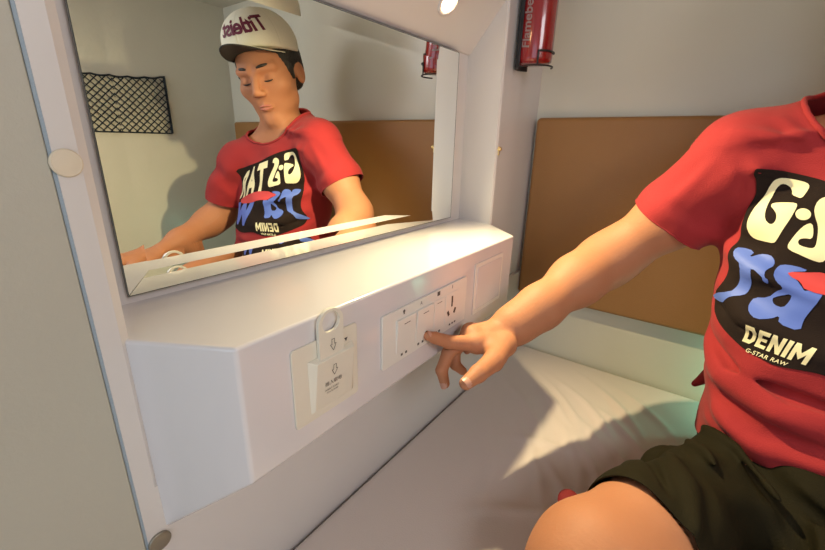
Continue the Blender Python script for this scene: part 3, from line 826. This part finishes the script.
# cap
CT = np.array([0, -.03, .30])
def capsdf(p):
    q = tl(p)
    d = ellipsoid((0, -.006, .064), (.0850, .1040, .0870))(q)
    d = smin(d, ellipsoid((0, .040, .090), (.060, .052, .050))(q), .03)
    ang = np.arctan2(q[:, 0], q[:, 1]); seam = -.0009*np.exp(-(np.sin(ang*3+math.pi/2*0)/.06)**2)*(q[:, 2] > .05)
    line = .030-.10*q[:, 1]*0-.16*(q[:, 1]-.06)*(q[:, 1] < .06)*0
    low = .046+.27*np.maximum(q[:, 1], 0)+.20*np.minimum(q[:, 1], 0)
    return (smax(d, low-q[:, 2], .004)*HS-seam*1.0).astype(np.float32)
V, Q = polygonize(capsdf, HO-.18, HO+.21, .0022)
cap = body_obj('baseball_cap', V, Q, 'capwhite', PR)
capbv = BVHTree.FromPolygons([tuple(v) for v in V], [tuple(q) for q in Q])
bm = bmesh.new(); rows = []
for lay in (0, 1):
    R = []
    for i in range(15):
        t = i/14; row = []
        for k in range(25):
            b = -1+k/12.
            x = b*(.070+.004*t)*(1-.10*t*t)
            yb = .100-.062*b*b
            ln = .074*math.sqrt(max(0, 1-(abs(b)**2.6)*.96))
            y = yb+ln*t
            z = .062-.022*b*b+.024*t-.016*t*b*b - .004*t*t - .0028*lay
            row.append(bm.verts.new(H(x, y-.017-.010*(1-t), z+.004)))
        R.append(row)
    rows.append(R)
for lay in (0, 1):
    for i in range(14):
        for k in range(24):
            f = bm.faces.new((rows[lay][i][k], rows[lay][i][k+1], rows[lay][i+1][k+1], rows[lay][i+1][k])); f.material_index = lay
for k in range(24):
    f = bm.faces.new((rows[0][14][k], rows[0][14][k+1], rows[1][14][k+1], rows[1][14][k])); f.material_index = 1
for k in (0, 24):
    for i in range(14):
        try: bm.faces.new((rows[0][i][k], rows[0][i+1][k], rows[1][i+1][k], rows[1][i][k]))
        except ValueError: pass
obj('brim', bm, ['capwhite', 'capdark'], cap, True)
tb = text_bm('Titleist', .044, bold=.0012, shear=.28, spacing=.92)
bmesh.ops.subdivide_edges(tb, edges=[e for e in tb.edges if e.calc_length() > .004], cuts=2)
bmesh.ops.triangulate(tb, faces=tb.faces)
for v in tb.verts:
    a = v.co.x/.088-.20; z = .1080+v.co.y+.006*math.cos(a)
    d = Vector(HX*math.sin(a)+HF*math.cos(a)); o = Vector(H(0, .0, z)); 
    hit = capbv.ray_cast(o+d*.2, -d)
    v.co = (hit[0]+d*.0012) if hit[0] is not None else o+d*.1
obj('cap_lettering', tb, 'maroon', cap)
bm = bmesh.new(); lathe(bm, [(0, .004), (.006, .003), (.008, 0)], H(0, -.004, .1500), HU, 16); obj('cap_button', bm, 'capwhite', cap, True)

V, Q = polygonize(shirt, (.27, .56, .01), (.98, .96, .68), .0030)
SV, SQ = V, Q
me = mesh_from('t_shirt', V-PO, Q)
smooth_verts(me, 1)
cut(me, TEE_CUTS)
tee = link('t_shirt', me, 'shirt', PR, True)
md = tee.modifiers.new('cloth', 'SOLIDIFY'); md.thickness = .0016; md.offset = -1
teebv = BVHTree.FromPolygons([tuple(v) for v in (np.array([v.co[:] for v in me.vertices])+PO)], [tuple(p.vertices) for p in me.polygons])
# collar rib and hems
def rim(me, centre, rad, r, name, m, parent):
    bm = bmesh.new(); bm.from_mesh(me)
    c = Vector(centre)-Vector(PO)
    es = [e for e in bm.edges if e.is_boundary and (e.verts[0].co-c).length < rad]
    if not es: bm.free(); return
    adj = {}
    for e in es:
        for a, b in ((e.verts[0], e.verts[1]), (e.verts[1], e.verts[0])): adj.setdefault(a, []).append(b)
    st = es[0].verts[0]; loop = [st]; prev = None; cur = st
    while True:
        nx_ = [v for v in adj[cur] if v is not prev]
        if not nx_: break
        prev, cur = cur, nx_[0]
        if cur is st or len(loop) > 5000: break
        loop.append(cur)
    P = np.array([v.co[:] for v in loop]); n = len(P)
    for _ in range(6): P = (np.roll(P, 1, 0)+P*2+np.roll(P, -1, 0))/4
    P = P[::max(1, n//90)]
    bm.free(); b2 = bmesh.new(); tube(b2, [Vector(p)+Vector(PO) for p in P], r, 8, True)
    return obj(name, b2, m, parent, True)
rim(me, (.634, .770, .540), .13, .0034, 'collar', 'shirt', tee)
rim(me, (.396, .797, .402), .09, .0012, 'sleeve_hem', 'shirt', tee)
rim(me, (.826, .698, .322), .09, .0012, 'sleeve_hem', 'shirt', tee)

# --- the chest print, in shirt coordinates (distance round the chest from the middle, height)
PRINT = {
    'G': [(-0.1442, 0.4845), (-0.1359, 0.4827), (-0.1224, 0.4793), (-0.1176, 0.4746), (-0.1171, 0.4674), (-0.1174, 0.4594), (-0.1241, 0.4608), (-0.1304, 0.4628), (-0.1328, 0.4678), (-0.1377, 0.4736), (-0.1429, 0.4766), (-0.1461, 0.4748), (-0.1485, 0.4658), (-0.1477, 0.4505), (-0.1423, 0.4378), (-0.1368, 0.4287), (-0.1306, 0.4239), (-0.1267, 0.4247), (-0.1264, 0.4308), (-0.1301, 0.4378), (-0.1362, 0.4423), (-0.1422, 0.4458), (-0.1429, 0.4501), (-0.1324, 0.4524), (-0.1193, 0.4535), (-0.1161, 0.4497), (-0.1148, 0.4371), (-0.1154, 0.4209), (-0.1163, 0.4053), (-0.1185, 0.4007), (-0.1265, 0.4006), (-0.1441, 0.4009), (-0.1516, 0.4060), (-0.1560, 0.4167), (-0.1571, 0.4281), (-0.1567, 0.4467), (-0.1534, 0.4673), (-0.1498, 0.4785), (-0.1473, 0.4826)],
    'dot': [(-0.0983, 0.4422), (-0.0977, 0.4394), (-0.0984, 0.4369), (-0.1001, 0.4350), (-0.1027, 0.4340), (-0.1056, 0.4341), (-0.1086, 0.4353), (-0.1111, 0.4374), (-0.1129, 0.4400), (-0.1138, 0.4428), (-0.1134, 0.4453), (-0.1118, 0.4472), (-0.1092, 0.4481), (-0.1060, 0.4480), (-0.1028, 0.4468), (-0.1000, 0.4448)],
    'S': [(-0.0867, 0.4663), (-0.0945, 0.4640), (-0.0990, 0.4591), (-0.0982, 0.4490), (-0.0931, 0.4394), (-0.0869, 0.4300), (-0.0810, 0.4166), (-0.0766, 0.4052), (-0.0790, 0.4017), (-0.0912, 0.4033), (-0.0952, 0.4067), (-0.0956, 0.4108), (-0.0909, 0.4128), (-0.0842, 0.4124), (-0.0876, 0.4217), (-0.0935, 0.4321), (-0.0987, 0.4292), (-0.1015, 0.4213), (-0.1027, 0.4083), (-0.1029, 0.3996), (-0.0983, 0.3959), (-0.0870, 0.3930), (-0.0744, 0.3892), (-0.0644, 0.3877), (-0.0611, 0.3941), (-0.0604, 0.4062), (-0.0658, 0.4230), (-0.0733, 0.4340), (-0.0811, 0.4450), (-0.0819, 0.4529), (-0.0729, 0.4519), (-0.0772, 0.4633)],
    'r': [(-0.1546, 0.3845), (-0.1365, 0.3839), (-0.1320, 0.3751), (-0.1283, 0.3821), (-0.1166, 0.3849), (-0.1095, 0.3806), (-0.1058, 0.3730), (-0.1055, 0.3670), (-0.1020, 0.3595), (-0.0977, 0.3571), (-0.0980, 0.3519), (-0.1025, 0.3542), (-0.1044, 0.3599), (-0.1190, 0.3664), (-0.1154, 0.3573), (-0.1176, 0.3327), (-0.1188, 0.3255), (-0.1294, 0.3194), (-0.1336, 0.3132), (-0.1376, 0.3057), (-0.1780, 0.3005), (-0.1575, 0.3134), (-0.1329, 0.3247), (-0.1314, 0.3324), (-0.1306, 0.3463), (-0.1310, 0.3661), (-0.1454, 0.3720), (-0.1543, 0.3803)],
    'a': [(-0.1025, 0.3703), (-0.0997, 0.3650), (-0.0898, 0.3560), (-0.0830, 0.3509), (-0.0900, 0.3447), (-0.0954, 0.3325), (-0.1088, 0.3271), (-0.1082, 0.3182), (-0.1003, 0.3091), (-0.0909, 0.3047), (-0.0822, 0.3084), (-0.0772, 0.3152), (-0.0746, 0.3057), (-0.0553, 0.3029), (-0.0570, 0.3171), (-0.0553, 0.3271), (-0.0502, 0.3471), (-0.0511, 0.3575), (-0.0651, 0.3517), (-0.0674, 0.3532), (-0.0797, 0.3612), (-0.0909, 0.3687), (-0.0715, 0.3750), (-0.0869, 0.3782), (-0.1006, 0.3764)],
    'ahole': [(-0.0916, 0.3328), (-0.0877, 0.3375), (-0.0749, 0.3468), (-0.0750, 0.3342), (-0.0778, 0.3254), (-0.0870, 0.3258)],
    'flame': [(-0.0916, 0.3685), (-0.0742, 0.3726), (-0.0589, 0.3769), (-0.0124, 0.3720), (0.0600, 0.3520), (0.0800, 0.3370), (0.0600, 0.3300), (0.0000, 0.3400), (-0.0300, 0.3500), (-0.0651, 0.3517), (-0.0758, 0.3599), (-0.0856, 0.3631)],
    'bg': [(-0.0257, 0.2648), (-0.0428, 0.2611), (-0.0614, 0.2559), (-0.0754, 0.2584), (-0.0921, 0.2602), (-0.1150, 0.2711), (-0.1394, 0.2811), (-0.1582, 0.2885), (-0.1683, 0.3073), (-0.1492, 0.3297), (-0.1535, 0.3660), (-0.1667, 0.3959), (-0.1664, 0.4314), (-0.1543, 0.4796), (-0.1498, 0.4926), (-0.1486, 0.4948), (-0.1345, 0.4895), (-0.1055, 0.4831), (-0.0500, 0.4680), (0.0200, 0.4500), (0.0850, 0.4360), (0.0960, 0.4240), (0.0980, 0.3600), (0.1050, 0.3000), (0.0900, 0.2620), (0.0200, 0.2520)],
}
DENIM_Q = [(-0.0956, 0.2961), (-0.0370, 0.2906), (-0.0401, 0.2692), (-0.0972, 0.2696)]; SMALL_Q = [(-0.0899, 0.2637), (-0.0525, 0.2650), (-0.0528, 0.2602), (-0.0893, 0.2585)]
def onshirt(bm, off, smooth=True):
    bmesh.ops.triangulate(bm, faces=bm.faces)
    xs = [v.co.x for v in bm.verts]; ys = [v.co.y for v in bm.verts]; st = .0028
    for ax, (a, b) in ((0, (min(xs), max(xs))), (1, (min(ys), max(ys)))):
        t = math.floor(a/st)*st+st
        while t < b:
            no = Vector((1, 0, 0)) if ax == 0 else Vector((0, 1, 0))
            bmesh.ops.bisect_plane(bm, geom=list(bm.faces)+list(bm.edges)+list(bm.verts), plane_co=no*t, plane_no=no, dist=1e-7)
            t += st
    bad = []
    for v in bm.verts:
        a = v.co.x/.14; d = Vector((math.sin(a), -math.cos(a), 0)); o_ = Vector((.63, .80, v.co.y))
        h = teebv.ray_cast(o_+d*.185, -d)
        if h[0] is None: bad.append(v); continue
        n = h[1] if h[1].dot(d) > 0 else -h[1]
        v.co = h[0]+n*off
    bmesh.ops.delete(bm, geom=bad, context='VERTS')
def polybm(*loops):
    cu = bpy.data.curves.new('t', 'CURVE'); cu.dimensions = '2D'; cu.fill_mode = 'BOTH'
    for pl in loops:
        s_ = cu.splines.new('POLY'); s_.points.add(len(pl)-1); s_.use_cyclic_u = True
        for p, q in zip(s_.points, pl): p.co = (q[0], q[1], 0, 1)
    o = bpy.data.objects.new('t', cu); COL.objects.link(o)
    dg = bpy.context.evaluated_depsgraph_get(); dg.update()
    me_ = bpy.data.meshes.new_from_object(o.evaluated_get(dg)); t = bmesh.new(); t.from_mesh(me_)
    bpy.data.objects.remove(o); bpy.data.curves.remove(cu); bpy.data.meshes.remove(me_); return t
def quadtext(txt, Q_, bold=.0, shear=0., spacing=1.):
    t = text_bm(txt, 1., bold=bold, shear=shear, spacing=spacing)
    xs = [v.co.x for v in t.verts]; ys = [v.co.y for v in t.verts]; x0_, x1_, y0_, y1_ = min(xs), max(xs), min(ys), max(ys)
    TL, TR_, BR, BL = [Vector((*q, 0)) for q in Q_]
    for v in t.verts:
        u = (v.co.x-x0_)/(x1_-x0_); w_ = (v.co.y-y0_)/(y1_-y0_)
        v.co = (BL.lerp(BR, u)).lerp(TL.lerp(TR_, u), w_)
    return t
def soft(pl, n=2):
    for _ in range(n):
        q = []
        for i in range(len(pl)):
            a, b = pl[i-1], pl[i]; q += [(a[0]*.25+b[0]*.75, a[1]*.25+b[1]*.75), (b[0]*.75+pl[(i+1) % len(pl)][0]*.25, b[1]*.75+pl[(i+1) % len(pl)][1]*.25)]
        pl = q
    return pl
b_ = polybm(soft(PRINT['bg'])); onshirt(b_, .0013); bg_o = obj('chest_print', b_, 'print_black', tee, True); bg_o['label'] = 'black printed panel on the shirt front with cream and blue lettering'
def pr_part(name, bm, m, off=.0020): onshirt(bm, off); return obj(name, bm, m, tee, True)
b_ = polybm(soft(PRINT['G'], 1))
merge(b_, polybm(soft(PRINT['dot'], 1))); merge(b_, polybm(soft(PRINT['S'], 1)))
merge(b_, quadtext('T', [(-.050, .458), (.000, .447), (.000, .366), (-.050, .378)], .05))
merge(b_, quadtext('A', [(.004, .445), (.054, .431), (.054, .352), (.004, .364)], .05))
merge(b_, quadtext('R', [(.060, .428), (.092, .417), (.100, .340), (.060, .348)], .05))
pr_part('cream_lettering', b_, 'print_cream')
b_ = polybm(soft(PRINT['r'], 1)); merge(b_, polybm(soft(PRINT['a'], 1), soft(PRINT['ahole'], 1)))
merge(b_, quadtext('w', [(-.015, .350), (.094, .329), (.094, .267), (-.020, .278)], .04))
pr_part('blue_lettering', b_, 'print_blue')
pr_part('red_flash', polybm(soft(PRINT['flame'], 1)), 'print_red', .0027)
GL = [(1, [[(0, 0), (.7, 0), (1, .25), (1, .75), (.7, 1), (0, 1)], [(.33, .22), (.6, .22), (.68, .35), (.68, .65), (.6, .78), (.33, .78)]]),
      (.9, [[(0, 0), (1, 0), (1, .2), (.38, .2), (.38, .4), (.9, .4), (.9, .6), (.38, .6), (.38, .8), (1, .8), (1, 1), (0, 1)]]),
      (1.1, [[(0, 0), (.3, 0), (.3, .55), (.7, 0), (1, 0), (1, 1), (.7, 1), (.7, .45), (.3, 1), (0, 1)]]), (.36, [[(0, 0), (1, 0), (1, 1), (0, 1)]]),
      (1.45, [[(0, 0), (.24, 0), (.24, .58), (.5, .18), (.76, .58), (.76, 0), (1, 0), (1, 1), (.76, 1), (.5, .58), (.24, 1), (0, 1)]])]
tw = sum(g_[0] for g_ in GL)+.17*4; cx_ = 0; b_ = bmesh.new()
TL, TR_, BR, BL = [Vector((*q, 0)) for q in DENIM_Q]
for wd, lp in GL:
    b1 = polybm(*[[(cx_+px*wd, pz) for px, pz in l_] for l_ in lp]); merge(b_, b1); cx_ += wd+.17
for v in b_.verts: v.co = BL.lerp(BR, v.co.x/tw).lerp(TL.lerp(TR_, v.co.x/tw), v.co.y)
merge(b_, quadtext('G-STAR RAW', SMALL_Q, .012, .2, 1.1)); pr_part('small_lettering', b_, 'print_cream')


V, Q = polygonize(shortsdf, (.30, .27, -.01), (.96, .94, .24), .0030)
me2 = mesh_from('shorts', V-PO, Q)
smooth_verts(me2, 1)
cut(me2, SHORT_CUTS)
shorts = link('shorts', me2, 'shorts', PR, True)
md = shorts.modifiers.new('cloth', 'SOLIDIFY'); md.thickness = .0018; md.offset = -1
bm = bmesh.new()
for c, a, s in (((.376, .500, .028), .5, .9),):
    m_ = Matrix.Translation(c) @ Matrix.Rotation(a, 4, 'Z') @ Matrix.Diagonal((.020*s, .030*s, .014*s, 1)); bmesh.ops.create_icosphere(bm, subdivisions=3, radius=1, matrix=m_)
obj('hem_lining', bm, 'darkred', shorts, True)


# ------------------------------------------------------------------ light
def area(name, loc, target, size, power, color, sy=None):
    l = bpy.data.lights.new(name, 'AREA'); l.energy = power; l.color = color; l.size = size
    if sy: l.shape = 'RECTANGLE'; l.size_y = sy
    o = bpy.data.objects.new(name, l); COL.objects.link(o); o.location = loc
    o.rotation_euler = (Vector(target)-Vector(loc)).to_track_quat('-Z', 'Y').to_euler(); return o
sp = bpy.data.lights.new('lamp_light', 'SPOT'); sp.energy = 28.0; sp.color = (1, .83, .47); sp.spot_size = math.radians(120); sp.spot_blend = 1.0; sp.shadow_soft_size = .010
o = bpy.data.objects.new('lamp_light', sp); COL.objects.link(o); o.location = LP+LN*.016
o.rotation_euler = Vector((.66, -.24, -.70)).to_track_quat('-Z', 'Y').to_euler()
area('window_light', (.55, YN+.05, .45), (0.45, .5, .35), 1.0, 3.4, (.58, .80, 1.0), .8)
pl = bpy.data.lights.new('green_fill', 'POINT'); pl.energy = .42; pl.color = (.30, 1.0, .72); pl.shadow_soft_size = .008  # unseen green source added behind the person for the glow on the end wall
o = bpy.data.objects.new('green_fill', pl); COL.objects.link(o); o.location = (.615, .950, .085)
w = bpy.data.worlds.new('world'); sc.world = w; w.use_nodes = True
w.node_tree.nodes['Background'].inputs[0].default_value = (.85, .92, 1, 1); w.node_tree.nodes['Background'].inputs[1].default_value = .5

area('overhead_fill', (1.05, .05, ZC-.03), (.10, .50, .30), .45, 6.0, (.97, .95, 1))  # soft fill added up high to brighten the console front
# ------------------------------------------------------------------ camera
cam = bpy.data.cameras.new('camera'); cam.sensor_width = 36; cam.lens = 403.378/825*36; cam.clip_start = .01
co = bpy.data.objects.new('camera', cam); COL.objects.link(co)
yaw, pitch, roll = .6307986657673997, .31923736182889634, .024308679418224313
fwd = Vector((-math.sin(yaw)*math.cos(pitch), math.cos(yaw)*math.cos(pitch), -math.sin(pitch)))
right = Vector((math.cos(yaw), math.sin(yaw), 0)); up = right.cross(fwd)
r2 = right*math.cos(roll)+up*math.sin(roll); u2 = -right*math.sin(roll)+up*math.cos(roll)
co.matrix_world = Matrix(((r2.x, u2.x, -fwd.x, .45), (r2.y, u2.y, -fwd.y, 0), (r2.z, u2.z, -fwd.z, .51796), (0, 0, 0, 1)))
sc.camera = co
sc.view_settings.view_transform = 'Standard'; sc.view_settings.look = 'None'; sc.view_settings.gamma = 1; sc.view_settings.exposure = .12
